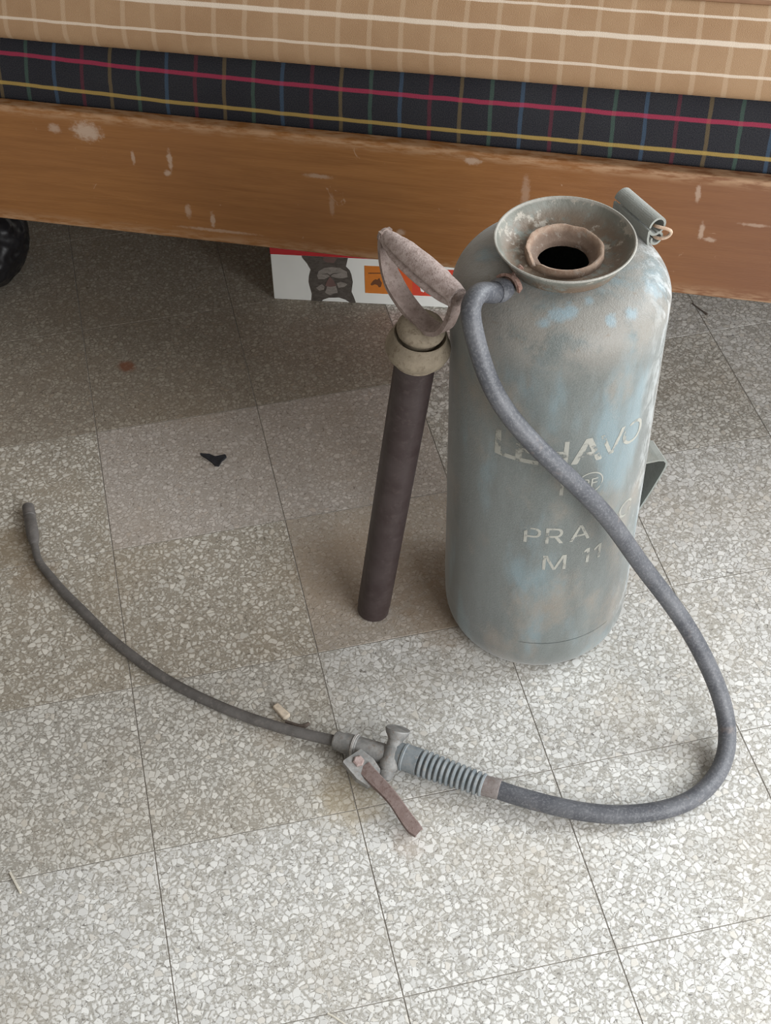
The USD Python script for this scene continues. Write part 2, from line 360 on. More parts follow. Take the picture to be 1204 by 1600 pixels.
def part(name, mesh, mat, parent="/World", smooth=35, uv=None, local=False, label=None, kind=None):
    """mesh in world coordinates unless local: its vertices are moved into the frame of the thing it belongs to."""
    path = str(parent.GetPath()) if hasattr(parent, "GetPath") else parent
    v, f = (np.asarray(mesh.vertices, float), np.asarray(mesh.faces)) if hasattr(mesh, "vertices") else (np.asarray(mesh[0], float), np.asarray(mesh[1]))
    root = "/".join(path.split("/")[:3])
    if not local and root in ORIGIN:
        o, rz = ORIGIN[root]
        v = v - o
        if rz:
            a = math.radians(-rz); R = np.array([[math.cos(a), -math.sin(a), 0], [math.sin(a), math.cos(a), 0], [0, 0, 1]])
            v = v @ R.T
    g = usdkit.mesh(stage, numbered(path, name), (v, f), mat, smooth=smooth, uv=uv)
    return tag(g.GetPrim(), label, kind=kind)

def grid_faces(nu, nv, closed_v=True):
    f = []
    for i in range(nu - 1):
        for j in range(nv if closed_v else nv - 1):
            a, b = i * nv + j, i * nv + (j + 1) % nv
            f.append((a, b, b + nv, a + nv))
    return np.array(f)

def tri(q):
    return np.vstack([q[:, [0, 1, 2]], q[:, [0, 2, 3]]])

def lathe(profile, n=96, center=(0, 0, 0), close_ends=True, disp=None):
    """profile: (r, z) listed so that the surface faces outwards when z rises."""
    pr = np.asarray(profile, float)
    t = np.arange(n) * 2 * np.pi / n
    v = np.stack([pr[:, :1] * np.cos(t), pr[:, :1] * np.sin(t), np.repeat(pr[:, 1:], n, 1)], -1).reshape(-1, 3)
    if disp is not None:
        v = disp(v)
    q = tri(grid_faces(len(pr), n))
    faces = [q]
    if close_ends:
        for k, flip in ((0, True), (len(pr) - 1, False)):
            if pr[k, 0] > 1e-6:
                c = len(v); v = np.vstack([v, [[0, 0, pr[k, 1]]]])
                ring = k * n + np.arange(n); nx = np.roll(ring, -1)
                fan = np.stack([ring, nx, np.full(n, c)], 1)
                faces.append(fan[:, ::-1] if flip else fan)
    m = trimesh.Trimesh(v + np.asarray(center, float), np.vstack(faces), process=False)
    m.merge_vertices()
    m.update_faces(m.nondegenerate_faces())
    return m

def catmull(P, n):
    P = np.asarray(P, float)
    from scipy.interpolate import CubicSpline
    d = np.r_[0, np.cumsum(np.linalg.norm(np.diff(P, axis=0), axis=1) ** 0.5)]
    return CubicSpline(d, P)(np.linspace(0, d[-1], n))

def tube(P, r, sides=20, caps=True, up=None):
    P = np.asarray(P, float); n = len(P); r = np.broadcast_to(r, (n,)).astype(float)
    T = np.gradient(P, axis=0); T /= np.linalg.norm(T, axis=1, keepdims=True)
    u = np.cross(T[0], [0, 0, 1.0] if abs(T[0, 2]) < 0.9 else [1.0, 0, 0]); u /= np.linalg.norm(u)
    v = []
    ang = np.arange(sides) * 2 * np.pi / sides
    for i in range(n):
        u = u - T[i] * (u @ T[i]); u /= np.linalg.norm(u); w = np.cross(T[i], u)
        v.append(P[i] + r[i] * (np.cos(ang)[:, None] * u + np.sin(ang)[:, None] * w))
    v = np.vstack(v); f = [tri(grid_faces(n, sides))]
    if caps:
        for k, flip in ((0, True), (n - 1, False)):
            c = len(v); v = np.vstack([v, P[k:k + 1]])
            ring = k * sides + np.arange(sides); fan = np.stack([ring, np.roll(ring, -1), np.full(sides, c)], 1)
            f.append(fan[:, ::-1] if flip else fan)
    return trimesh.Trimesh(v, np.vstack(f), process=False)

def rounded_box(lo, hi, r, seg=8):
    lo, hi = np.asarray(lo, float) + r, np.asarray(hi, float) - r
    s = m3.Manifold.sphere(r, seg * 2)
    h = m3.Manifold.batch_hull([s.translate([lo[0] if i & 1 else hi[0], lo[1] if i & 2 else hi[1], lo[2] if i & 4 else hi[2]]) for i in range(8)])
    mm = h.to_mesh()
    return trimesh.Trimesh(mm.vert_properties[:, :3], mm.tri_verts, process=False)

def frame(z, x=None):
    z = np.asarray(z, float); z = z / np.linalg.norm(z)
    x = np.asarray(x if x is not None else ([1, 0, 0] if abs(z[0]) < 0.9 else [0, 1, 0]), float)
    x = x - z * (x @ z); x /= np.linalg.norm(x)
    return np.stack([x, np.cross(z, x), z], 1)

def place(m, origin, z, x=None):
    m = m.copy(); m.vertices = np.asarray(m.vertices) @ frame(z, x).T + np.asarray(origin, float); return m

def extrude(poly, h):
    return trimesh.util.concatenate([trimesh.creation.extrude_polygon(g, h, engine="earcut") for g in getattr(poly, "geoms", [poly])])

def band(path2, width, thick):
    """A flat strip bent along a 2-D path, width along z, centred."""
    m = extrude(LineString(path2).buffer(thick / 2, cap_style=2, join_style=1), width)
    m.apply_translation([0, 0, -width / 2]); return m

def cat(*ms):
    return trimesh.util.concatenate(list(ms))

# ================================================================== the setting
fl = UsdGeom.Xform.Define(stage, "/World/floor").GetPrim(); tag(fl, "floor of pale speckled terrazzo tiles with thin dark joints", "floor", kind="structure")
part("screed", rounded_box((-1.6, -1.6, -0.08), (2.4, 1.6, -0.0007), 0.0004, 2), M_GROUT, fl, smooth=False)
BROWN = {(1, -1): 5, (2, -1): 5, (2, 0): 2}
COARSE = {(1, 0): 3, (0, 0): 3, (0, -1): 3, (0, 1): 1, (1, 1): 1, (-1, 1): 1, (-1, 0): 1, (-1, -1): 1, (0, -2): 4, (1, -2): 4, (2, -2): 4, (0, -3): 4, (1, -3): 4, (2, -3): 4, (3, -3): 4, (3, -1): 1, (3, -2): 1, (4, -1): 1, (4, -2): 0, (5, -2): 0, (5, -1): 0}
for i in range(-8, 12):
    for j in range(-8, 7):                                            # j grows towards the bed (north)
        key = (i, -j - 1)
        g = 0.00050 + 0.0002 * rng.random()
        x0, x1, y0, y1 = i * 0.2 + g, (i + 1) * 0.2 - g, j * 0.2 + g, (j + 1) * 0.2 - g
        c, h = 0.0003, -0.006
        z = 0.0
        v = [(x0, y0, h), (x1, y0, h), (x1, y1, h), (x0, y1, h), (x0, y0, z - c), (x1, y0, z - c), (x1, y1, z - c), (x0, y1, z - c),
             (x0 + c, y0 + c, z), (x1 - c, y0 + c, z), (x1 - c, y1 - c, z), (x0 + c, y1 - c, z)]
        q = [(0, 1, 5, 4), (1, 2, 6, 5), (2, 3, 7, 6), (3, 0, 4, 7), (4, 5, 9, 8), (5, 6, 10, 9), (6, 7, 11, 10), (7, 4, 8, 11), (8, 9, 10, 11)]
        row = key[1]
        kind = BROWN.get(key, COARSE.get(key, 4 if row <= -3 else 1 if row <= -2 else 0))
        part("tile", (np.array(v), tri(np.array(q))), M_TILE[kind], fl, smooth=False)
w = part("wall_back", rounded_box((-1.6, 1.6, -0.08), (2.4, 1.72, 2.6), 0.002, 2), M_WALL, smooth=False)
tag(w, "plain plastered wall behind the bed", "wall", kind="structure")

# ================================================================== bed
BED_RZ = -24.1
BO = np.array([0.5664, 0.1977, 0.0])
bed = thing("bed", "brown varnished wooden bed frame with a scuffed side board, behind the tank", "bed", BO, BED_RZ)
X_A, X_B, DEEP = -0.98, 1.02, 0.86
def rail(lo, hi, r=0.004):
    return rounded_box(lo, hi, r, 6)
part("side_rail", rail((X_A, 0.0, 0.1955), (X_B, 0.018, 0.356)), M_WOOD, bed, local=True)
part("side_rail", rail((X_A, DEEP - 0.018, 0.1955), (X_B, DEEP, 0.356)), M_WOOD, bed, local=True)
part("end_rail", rail((X_A - 0.018, 0.0, 0.1955), (X_A, DEEP, 0.356)), M_WOOD, bed, local=True)
part("end_rail", rail((X_B, 0.0, 0.1955), (X_B + 0.018, DEEP, 0.356)), M_WOOD, bed, local=True)
part("bed_base", rounded_box((X_A + 0.001, 0.0185, 0.285), (X_B - 0.001, DEEP - 0.0185, 0.305), 0.002, 2), M_SLATS, bed, local=True)
for x in (X_A + 0.001, X_B - 0.071):
    for y in (0.019, DEEP - 0.089):
        part("leg", rail((x, y, 0.0), (x + 0.07, y + 0.07, 0.285)), M_WOOD, bed, local=True)

def mattress(y0, y1, z0, z1, sec, wave, seed, x_a, x_b, whole, lead):
    """sec: front profile offsets (t, dy): how far the front stands back at height t in 0..1; the back mirrors it. Returns mesh, uv."""
    ts = np.linspace(0, 1, 22)
    so = np.interp(ts, [s[0] for s in sec], [s[1] for s in sec])
    from scipy.interpolate import PchipInterpolator
    so = PchipInterpolator([s[0] for s in sec], [s[1] for s in sec])(ts)
    front = np.c_[y0 + so, z0 + ts * (z1 - z0)]
    top = np.c_[np.linspace(front[-1, 0], y1 - so[-1], 14)[1:-1], np.full(12, z1)]
    pass
    back = np.c_[y1 - so[::-1], front[::-1, 1]]
    bot = np.c_[np.linspace(y1 - so[0], front[0, 0], 14)[1:-1], np.full(12, z0)]
    loop = np.vstack([front, top, back, bot, front[:1]])
    arc = np.r_[0, np.cumsum(np.linalg.norm(np.diff(loop, axis=0), axis=1))]
    xs = np.r_[x_a, x_a + 0.008, x_a + 0.02, np.linspace(x_a + 0.04, x_b - 0.04, 90), x_b - 0.02, x_b - 0.008, x_b]
    cy, cz = (y0 + y1) / 2, (z0 + z1) / 2
    V, UV = [], []
    for x in xs:
        e = min(x - x_a, x_b - x); k = 0.02 * (1 - min(1, e / 0.03)) ** 2
        L = loop.copy()
        L[:, 0] += -np.sign(L[:, 0] - cy) * k * 0.9
        L[:, 1] += -np.sign(L[:, 1] - cz) * k * 0.6
        pts = np.c_[np.full(len(L), x), L]
        nz = meshkit.noise(np.c_[pts[:, :1] * 9, pts[:, 1:] * 5] + 7.3, seed) - 0.5
        out = np.c_[np.zeros(len(L)), np.sign(L[:, 0] - cy), np.zeros(len(L))]
        fr = np.clip(1 - np.abs(L[:, 0] - y0) / 0.08, 0, 1)[:, None]
        pts = pts - np.array([0, 1, 0]) * (nz[:, None] * wave * fr)
        rise = 0.009 * np.clip((x + 0.41) / 0.82, 0, 1.3) ** 1.7            # the pile sits a little higher towards the right
        pts[:, 2] += rise * (1.0 if whole else np.clip((pts[:, 2] - z0) / (z1 - z0), 0, 1))
        V.append(pts); UV.append(np.c_[np.full(len(L), x), arc - lead * np.clip(-x / 0.42, 0, 1) ** 1.5])
    n = len(loop); V = np.vstack(V); UV = np.vstack(UV)
    f = tri(grid_faces(len(xs), n, False))
    for k, flip in ((0, False), (len(xs) - 1, True)):
        c = len(V); V = np.vstack([V, V[k * n:(k + 1) * n].mean(0)]); UV = np.vstack([UV, UV[k * n:k * n + 1]])
        ring = k * n + np.arange(n - 1); fan = np.stack([ring, ring + 1, np.full(n - 1, c)], 1)
        f = np.vstack([f, fan[:, ::-1] if flip else fan])
    return (V, f[:, ::-1]), UV

NAVY_SEC = [(0, 0.012), (0.1, 0.003), (0.3, 0.0), (0.6, 0.003), (0.78, 0.012), (0.9, 0.022), (1.0, 0.038)]
mt = thing("mattress", "navy plaid mattress with pink and yellow lines, lower of the two on the bed", "mattress", BO, BED_RZ)
m_, uv_ = mattress(0.0195, DEEP - 0.02, 0.3058, 0.4345, NAVY_SEC, 0.003, 3, X_A + 0.004, X_B - 0.004, False, 0.0065)
part("cover", m_, M_PLAID, mt, smooth=True, uv=uv_, local=True)
BEIGE_SEC = [(0, 0.016), (0.08, 0.004), (0.22, 0.0), (0.5, 0.005), (0.75, 0.014), (0.9, 0.025), (1.0, 0.044)]
mt2 = thing("mattress", "beige mattress with a thin white check, lying on top of the navy one", "mattress", BO, BED_RZ)
m_, uv_ = mattress(-0.004, DEEP + 0.004, 0.4362, 0.526, BEIGE_SEC, 0.005, 8, X_A - 0.004, X_B + 0.004, True, 0.0)
part("cover", m_, M_BEIGE, mt2, smooth=True, uv=uv_, local=True)
part("piping", tube([(x, 0.0405, 0.526 + 0.009 * min(max((x + 0.41) / 0.82, 0), 1.3) ** 1.7) for x in np.linspace(X_A + 0.03, X_B - 0.03, 60)], 0.0028, 8), M_PIPING, mt2, local=True)

# ================================================================== carton under the bed
b0 = np.array([0.4577, 0.4037, 0.0]); bdir = np.array([0.9485, -0.3169, 0.0]); bdir /= np.linalg.norm(bdir)
CR_Z = math.degrees(math.atan2(bdir[1], bdir[0]))
box_t = thing("carton", "white pet food carton with an upside-down cat picture, under the bed behind the pump", "box", b0, CR_Z)
body = part("carton_body", rounded_box((0, 0, 0), (0.272, 0.15, 0.0745), 0.0012, 3), M_CARD, box_t, local=True)
part("lid_band", rounded_box((-0.0005, -0.0005, 0.0745), (0.2725, 0.1505, 0.112), 0.0012, 3), M_REDCARD, box_t, local=True, label="red upper band of the carton")
def sz(u, v):
    return ((u - 428 + (467 - v) * 0.14) / 1190.0, (467 + (u - 428) * 0.05 - v) / 945.0)
def print_on(name, pts, mat, layer, parent, raw=False, rnd=0.0):
    P = Polygon(pts if raw else [sz(*p) for p in pts]).buffer(0)
    if rnd:
        P = P.buffer(rnd).buffer(-2 * rnd).buffer(rnd)
    P = P.intersection(sbox(0.0008, 0.0008, 0.2712, 0.0745))
    m = extrude(P, 0.00025)
    v = np.asarray(m.vertices)
    m.vertices = np.c_[v[:, 0], -0.0002 - layer * 0.0002 - v[:, 2], v[:, 1]]
    m.faces = np.asarray(m.faces)
    m.fix_normals()
    return part(name, m, mat, parent, smooth=False, local=True)
def cc(*P):
    return [(400 + x / 3.7625, 370 + y / 3.7625) for x, y in P]
catp = print_on("cat_picture", cc((236, 60), (262, 120), (290, 150), (316, 188), (309, 225), (309, 260), (322, 300), (334, 332), (334, 385), (390, 385), (405, 368), (440, 356), (500, 355), (540, 368), (570, 386), (606, 388), (588, 350), (572, 320), (574, 262), (560, 215), (548, 192), (524, 170), (531, 120), (530, 60)), M_FUR, 0, box_t, rnd=0.001)
print_on("cheek_fur", cc((364, 196), (395, 178), (440, 172), (490, 178), (532, 200), (540, 232), (510, 240), (470, 236), (436, 226), (404, 244), (366, 244), (356, 222)), M_FURLIGHT, 1, catp, rnd=0.0010)
print_on("brow_fur", cc((424, 282), (448, 288), (474, 282), (482, 300), (490, 326), (468, 330), (446, 340), (424, 332), (412, 322), (420, 300)), M_FURLIGHT, 1, catp, rnd=0.0008)
print_on("eye", cc((356, 296), (374, 284), (390, 274), (408, 290), (404, 308), (376, 312)), M_FURLIGHT, 1, catp, rnd=0.0005)
print_on("eye", cc((480, 268), (500, 260), (526, 266), (542, 276), (526, 290), (490, 296)), M_FURLIGHT, 1, catp, rnd=0.0005)
print_on("nose", cc((434, 228), (418, 258), (410, 284), (440, 290), (478, 284), (462, 256)), M_NOSE, 2, catp, rnd=0.0005)
print_on("mouth_line", cc((384, 214), (420, 210), (434, 220), (452, 208), (500, 206), (452, 214), (436, 228), (420, 216)), M_FUR, 2, catp)
print_on("chest_patch", cc((388, 70), (384, 130), (410, 146), (450, 148), (468, 120), (470, 70)), M_NOSE, 1, catp, rnd=0.001)
pan = print_on("orange_panel", [(0.1240, 0.0185), (0.1555, 0.0185), (0.1555, 0.0635), (0.1240, 0.0635)], M_ORANGE, 0, box_t, raw=True)
print_on("map_mark", [(581, 443), (585, 437), (588, 435), (591, 436), (594, 433), (596, 437), (599, 441), (598, 447), (595, 448), (592, 444), (588, 443), (583, 445)], M_BROWNPRINT, 1, pan, rnd=0.0002)
for k, x in enumerate(np.arange(576, 602, 2.6)):
    print_on("print_mark", [(x, 424.6), (x + 1.8, 424.7), (x + 1.8, 426.6), (x, 426.5)], M_BROWNPRINT, 1, pan)
print_on("red_orange_panel", [(0.1555, 0.0185), (0.187, 0.0185), (0.187, 0.0635), (0.1555, 0.0635)], M_REDOR, 0, box_t, raw=True)
rp = print_on("red_panel", [(0.187, 0.0185), (0.25, 0.0185), (0.25, 0.0635), (0.187, 0.0635)], M_CRIMSON, 0, box_t, raw=True)
print_on("print_mark", [(660, 448), (663, 451), (668, 452), (667, 456), (662, 454)], M_CARD, 1, rp)

# ================================================================== black bag under the bed
bag = trimesh.creation.icosphere(5, 1.0)
v = np.asarray(bag.vertices)
n1 = meshkit.fbm(v * 2.3 + 5, 4, 2); n2 = np.abs(meshkit.noise(v * 5.5 + 3, 6) - 0.5)
rr = 0.074 * (0.93 + 0.14 * n1 - 0.12 * n2)
v = v * rr[:, None]; v[:, 2] = np.maximum(v[:, 2] * 1.0, -0.062); v[:, 2] += 0.062
bag.vertices = v + np.array([0.078, 0.552, 0.0])
bt = thing("bin_bag", "small crumpled black plastic bag under the left end of the bed", "bag", (0.078, 0.552, 0.0))
part("bag_skin", bag, M_BAG, bt, smooth=True)

# ================================================================== sprayer: tank, hose, lance
TC = np.array([0.6438, -0.1885, 0.0]); R = 0.0977
spr = thing("sprayer", "worn grey-green metal sprayer tank with a long grey hose and spray lance on the floor", "sprayer", TC)
prof = [(0.0, 0.004), (0.066, 0.004), (0.070, 0.0012), (0.0755, 0.0)]
for a in np.linspace(0, 1, 9)[1:]:
    th = a * math.pi / 2
    prof.append((0.0785 + 0.0186 * math.sin(th) ** 0.9, 0.036 - 0.0355 * math.cos(th)))
prof += [(R - 0.0004, 0.046), (R, 0.0529), (R - 0.0012, 0.0533), (R - 0.0012, 0.0541), (R, 0.0545)]
for z in np.linspace(0.06, 0.437, 42):
    prof.append((R, z))
SH = []
for a in np.linspace(0, math.pi / 2, 16)[1:]:
    SH.append((0.050 + (R - 0.050) * math.cos(a) ** 0.82, 0.437 + 0.0365 * math.sin(a)))
prof += SH
def dent(v):
    rad = np.hypot(v[:, 0], v[:, 1]); az = np.degrees(np.arctan2(v[:, 1], v[:, 0]))
    nz = meshkit.fbm(np.c_[v[:, :2] * 16, v[:, 2:] * 9] + 4, 3, 5) - 0.5
    amt = np.clip((v[:, 2] - 0.07) / 0.08, 0, 1) * np.clip((0.458 - v[:, 2]) / 0.05, 0, 1)
    k = 1 + nz * 0.016 * amt
    groove = (v[:, 2] > 0.0530) & (v[:, 2] < 0.0543) & (rad > R - 0.002)
    k = np.where(groove & ~((az > -116) & (az < -60)), R / np.maximum(rad, 1e-6), k)
    v = v.copy(); v[:, 0] *= k; v[:, 1] *= k
    return v
tank = part("tank_body", lathe(prof[1:], 144, TC, close_ends=False, disp=dent), M_TANK, spr)
part("base_plate", lathe([(0.0, 0.004), (0.0662, 0.004), (0.0662, 0.0055), (0.0, 0.0055)], 48, TC, close_ends=False), M_TANK2, tank)
# funnel dish
fo = [(0.0495, 0.4722), (0.0512, 0.4765), (0.0553, 0.4840), (0.0598, 0.4900), (0.0615, 0.4927), (0.0619, 0.4937), (0.0613, 0.4945), (0.0603, 0.4945), (0.0597, 0.4935), (0.0582, 0.4900), (0.0545, 0.4840), (0.049, 0.4792), (0.044, 0.4772), (0.036, 0.4765), (0.030, 0.4763)]
def crust(v):
    nz = meshkit.fbm(v * 70 + 9, 4, 9) - 0.45
    rad = np.hypot(v[:, 0], v[:, 1]); az = np.arctan2(v[:, 1], v[:, 0])
    amt = np.clip((0.0585 - rad) / 0.008, 0, 1) * (v[:, 2] < 0.4910) * (0.55 + 0.45 * np.cos(az - 2.8))
    v = v.copy(); v[:, 2] += 0.0075 * np.clip(nz, 0, 1) * amt * (v[:, 2] > 0.4760) * (rad < 0.0595)
    return v
fd = []
for k in range(len(fo) - 1):
    a, b = np.array(fo[k]), np.array(fo[k + 1])
    s = 3 if k >= 9 else 1
    for i in range(s):
        fd.append(tuple(a + (b - a) * i / s))
fd.append(fo[-1])
def crust_in(v):
    n = 120; w_ = crust(v); k0 = 9
    out = v.copy(); out[k0 * n:] = w_[k0 * n:]
    return out
part("funnel", lathe(fd, 120, TC, close_ends=False, disp=crust_in), M_FUNNEL, tank, label="shallow dirty funnel dish round the filler neck")
ring = [(0.0348, 0.4750), (0.0350, 0.4795), (0.0346, 0.4825), (0.0334, 0.4842), (0.0318, 0.4842), (0.0306, 0.4828), (0.0298, 0.4805), (0.0288, 0.4785), (0.0268, 0.4765), (0.0240, 0.4748), (0.0226, 0.4732), (0.0222, 0.4690), (0.0232, 0.4688), (0.0245, 0.4728), (0.0300, 0.4740), (0.0348, 0.4750)]
def chip(v):
    nz = meshkit.fbm(v * 110 + 2, 3, 4) - 0.5
    az = np.degrees(np.arctan2(v[:, 1], v[:, 0]))
    v = v.copy(); k = 1 + nz * 0.10
    v[:, 0] *= k; v[:, 1] *= k
    nick = np.exp(-((az + 158) / 7.0) ** 2) * (v[:, 2] > 0.478)
    v[:, 2] -= 0.0055 * nick
    v[:, 2] += 0.0012 * nz * (v[:, 2] > 0.480)
    return v
part("filler_neck", lathe(ring, 96, TC, close_ends=False, disp=chip), M_NECK, tank, label="rust-brown filler neck ring with an open hole")
# rolled carrying bracket behind the rim
h1, h2 = np.array([0.7172, -0.1290, 0.4790]), np.array([0.7322, -0.1790, 0.4790])
ax = (h2 - h1) / np.linalg.norm(h2 - h1); HL = np.linalg.norm(h2 - h1)
rad_dir = np.cross(ax, [0, 0, 1.0]); rad_dir /= np.linalg.norm(rad_dir)
if rad_dir @ (h1 - TC) < 0:
    rad_dir = -rad_dir
def c_arc(cx, cy, r, a0, a1, n=20):
    t = np.radians(np.linspace(a0, a1, n)); return [(cx + r * math.cos(x), cy + r * math.sin(x)) for x in t]
# section in (outward, up): a sheet climbs from the shoulder, rolls round an upper tube and tucks into a lower one
sec_up = c_arc(0.0, 0.0045, 0.0082, -160, 165, 28)
sec_lo = c_arc(0.001, -0.0085, 0.0056, 150, -170 + 360, 4) + c_arc(0.001, -0.0085, 0.0056, 190, 480, 22)
sheet = [(-0.0085, 0.002), (-0.0088, -0.006), (-0.0075, -0.013), (-0.0065, -0.020)]
sec = unary_union([LineString(sec_up).buffer(0.0012), LineString(c_arc(0.001, -0.0085, 0.0058, 170, 450, 26)).buffer(0.0011), LineString(sheet).buffer(0.0012)])
br = extrude(sec, HL)
M3 = np.stack([rad_dir, [0, 0, 1.0], np.cross(rad_dir, [0, 0, 1.0])], 1)
if np.cross(rad_dir, [0, 0, 1.0]) @ ax < 0:
    v = np.asarray(br.vertices); br.vertices = np.c_[v[:, :2], v[:, 2] - HL]
br.vertices = np.asarray(br.vertices) @ M3.T + h1 + np.array([0, 0, 0.0])
brk = part("carry_bracket", br, M_TANK2, tank, label="rolled sheet-metal bracket behind the rim")
pl = rounded_box((-0.0015, -0.024, -0.030), (0.0015, 0.024, 0.0), 0.0006, 2)
mid = (h1 + h2) / 2 - rad_dir * 0.0068 + np.array([0, 0, -0.016])
v = np.asarray(pl.vertices); pl.vertices = mid + v[:, :1] * rad_dir + v[:, 1:2] * ax + v[:, 2:] * np.array([0, 0, 1.0])
part("bracket_plate", pl, M_TANK2, tank)
lp = [h2 - ax * 0.006 + np.array([0, 0, 0.003]), h2 + ax * 0.003 + rad_dir * 0.004 + np.array([0, 0, 0.0035]), h2 + ax * 0.006 + rad_dir * 0.011 + np.array([0, 0, -0.001]), h2 + ax * 0.005 + rad_dir * 0.010 + np.array([0, 0, -0.006]), h2 + ax * 0.002 + rad_dir * 0.004 + np.array([0, 0, -0.0085]), h2 - ax * 0.006 + rad_dir * 0.001 + np.array([0, 0, -0.0085])]
part("wire_loop", tube(catmull(lp, 40), 0.0016, 10), M_RING, tank, label="thin pinkish wire loop at the bracket end")
# belt hook low on the right
az = math.radians(6); er = np.array([math.cos(az), math.sin(az), 0]); et = np.array([-math.sin(az), math.cos(az), 0])
hookp = [(0.0955, 0.198), (0.108, 0.1975), (0.120, 0.1965), (0.1265, 0.1945), (0.1295, 0.190), (0.1292, 0.184), (0.126, 0.175), (0.1165, 0.152), (0.1070, 0.131), (0.1000, 0.118), (0.0965, 0.108)]
hk = band(hookp, 0.030, 0.0022)
v = np.asarray(hk.vertices); hk.vertices = TC + v[:, :1] * er + v[:, 1:2] * np.array([0, 0, 1.0]) - v[:, 2:] * et
hk.fix_normals()
part("belt_hook", hk, M_TANK2, tank, label="bent sheet-metal hook on the right side")
# stencilled lettering, wrapped on the shell
def shrink(m, az0, z0):
    v = np.asarray(m.vertices)
    a = np.radians(az0) + v[:, 0] / R
    on = dent(np.c_[R * np.cos(a), R * np.sin(a), z0 + v[:, 1]])
    out = np.c_[np.cos(a), np.sin(a), np.zeros(len(a))]
    m.vertices = on + out * (0.00012 + v[:, 2:]) + TC
    return m
def letter(ch, az0, z0, h, tilt=0.0, wide=1.0, bold=False):
    if ch in "I1":                                                    # plain strokes
        q = sbox(0.1 * h, 0, 0.1 * h + 0.15 * h, h)
        if ch == "1":
            q = q.union(Polygon([(0.1 * h, h), (-0.14 * h, 0.78 * h), (-0.14 * h, 0.64 * h), (0.12 * h, 0.84 * h)]))
        m = extrude(q, 0.00012)
    else:
        m = meshkit.text_mesh(ch, h, 0.00012, bold)
    m = m.subdivide_to_size(0.006)
    v = np.asarray(m.vertices).copy(); v[:, 0] -= v[:, 0].min(); v[:, 0] *= wide
    m.vertices = v
    return shrink(m, az0, z0)
stencils = [("L", -139.3, .3135, .0290), ("E", -127.0, .3135, .0290), ("H", -113.5, .3150, .0285), ("A", -97.0, .3150, .0285), ("V", -81.5, .3160, .0275), ("O", -66.5, .3165, .0260),
            ("I", -101.5, .2740, .0200),
            ("P", -119.0, .2075, .0215), ("R", -106.8, .2080, .0215), ("A", -93.0, .2085, .0210), ("C", -61.5, .2130, .0210),
            ("M", -107.2, .1700, .0205), ("1", -84.6, .1730, .0205), ("1", -76.9, .1735, .0205)]
lines = {}
for ch, a0, z0, h in stencils:
    part("stencil_letter", letter(ch, a0, z0, h, wide=1.12 if ch != "1" else 1.0, bold=(z0 > 0.3 and ch in "LEA")), M_LETTER, tank, smooth=False)
def ring_flat(r0, r1, n=48):
    return extrude(Point(0, 0).buffer(r1, 32).difference(Point(0, 0).buffer(r0, 32)), 0.00012)
cm = ring_flat(0.0125, 0.0138); cm = cm.subdivide_to_size(0.006)
v = np.asarray(cm.vertices); v[:, 0] *= 0.98; cm.vertices = v
part("emblem_ring", shrink(cm, -84.8, 0.2855), M_LETTER, tank, smooth=False)
part("emblem_letter", letter("R", -90.0, 0.2795, 0.012), M_LETTER, tank, smooth=False)
part("emblem_letter", letter("F", -84.0, 0.2795, 0.011), M_LETTER, tank, smooth=False)

# ---- hose
HOSE = [(0.5800, -0.2165, 0.4684), (0.5718, -0.2212, 0.4732), (0.5628, -0.2272, 0.4800), (0.5532, -0.2345, 0.4850), (0.5458, -0.2427, 0.4809), (0.5451, -0.2532, 0.4639), (0.5543, -0.2714, 0.4239), (0.5729, -0.2878, 0.3862), (0.6087, -0.3054, 0.34), (0.66, -0.3125, 0.2682), (0.701, -0.3163, 0.1945), (0.7396, -0.3388, 0.133), (0.7685, -0.3689, 0.075), (0.78, -0.4, 0.032), (0.7678, -0.4351, 0.013), (0.7326, -0.4651, 0.0094), (0.6925, -0.475, 0.0094), (0.6417, -0.4699, 0.0105), (0.5948, -0.4533, 0.0135), (0.5502, -0.4283, 0.0155), (0.5366, -0.4187, 0.0160)]
hp = catmull(HOSE, 220)
hz = np.interp(np.arange(220), [0, 40, 120, 219], [0.0092, 0.0084, 0.0090, 0.0093])
hose = part("hose", tube(hp, hz, 24), M_HOSE, spr, smooth=True, label="long dusty grey rubber hose")
# fitting on the shoulder: base boss, cracked lug
fd_ = np.array([-0.80, -0.45, 0.45]); fd_ /= np.linalg.norm(fd_)
f0 = np.array([0.5880, -0.2120, 0.4640])
boss = place(lathe([(0.0105, 0.0), (0.0105, 0.006), (0.0122, 0.008), (0.0126, 0.0125), (0.0118, 0.0165), (0.0098, 0.0190), (0.0, 0.0195)], 28), f0, fd_)
part("hose_fitting", boss, M_HOSE, tank)
Ff = frame(fd_, (0, 0, 1))
def strap(c, r, a0, a1, w, t, n=26):
    th = np.radians(np.linspace(a0, a1, n)); V = []
    for x in th:
        for dr, dz in ((0, -w / 2), (t, -w / 2), (t, w / 2), (0, w / 2)):
            V.append(Ff @ np.array([(r + dr) * math.cos(x), (r + dr) * math.sin(x), dz]) + c)
    f = tri(grid_faces(n, 4)); o = (n - 1) * 4
    m = trimesh.Trimesh(np.array(V), np.vstack([f, [(0, 1, 2), (0, 2, 3), (o, o + 2, o + 1), (o, o + 3, o + 2)]]), process=False)
    m.fix_normals(); return m
part("fitting_lug", strap(f0 + fd_ * 0.004, 0.0135, -205, 60, 0.0055, 0.0026), M_FIT, tank, label="open rusty strap round the hose fitting")
ln = rounded_box((-0.009, -0.0018, -0.003), (0.009, 0.0018, 0.003), 0.0008, 2)
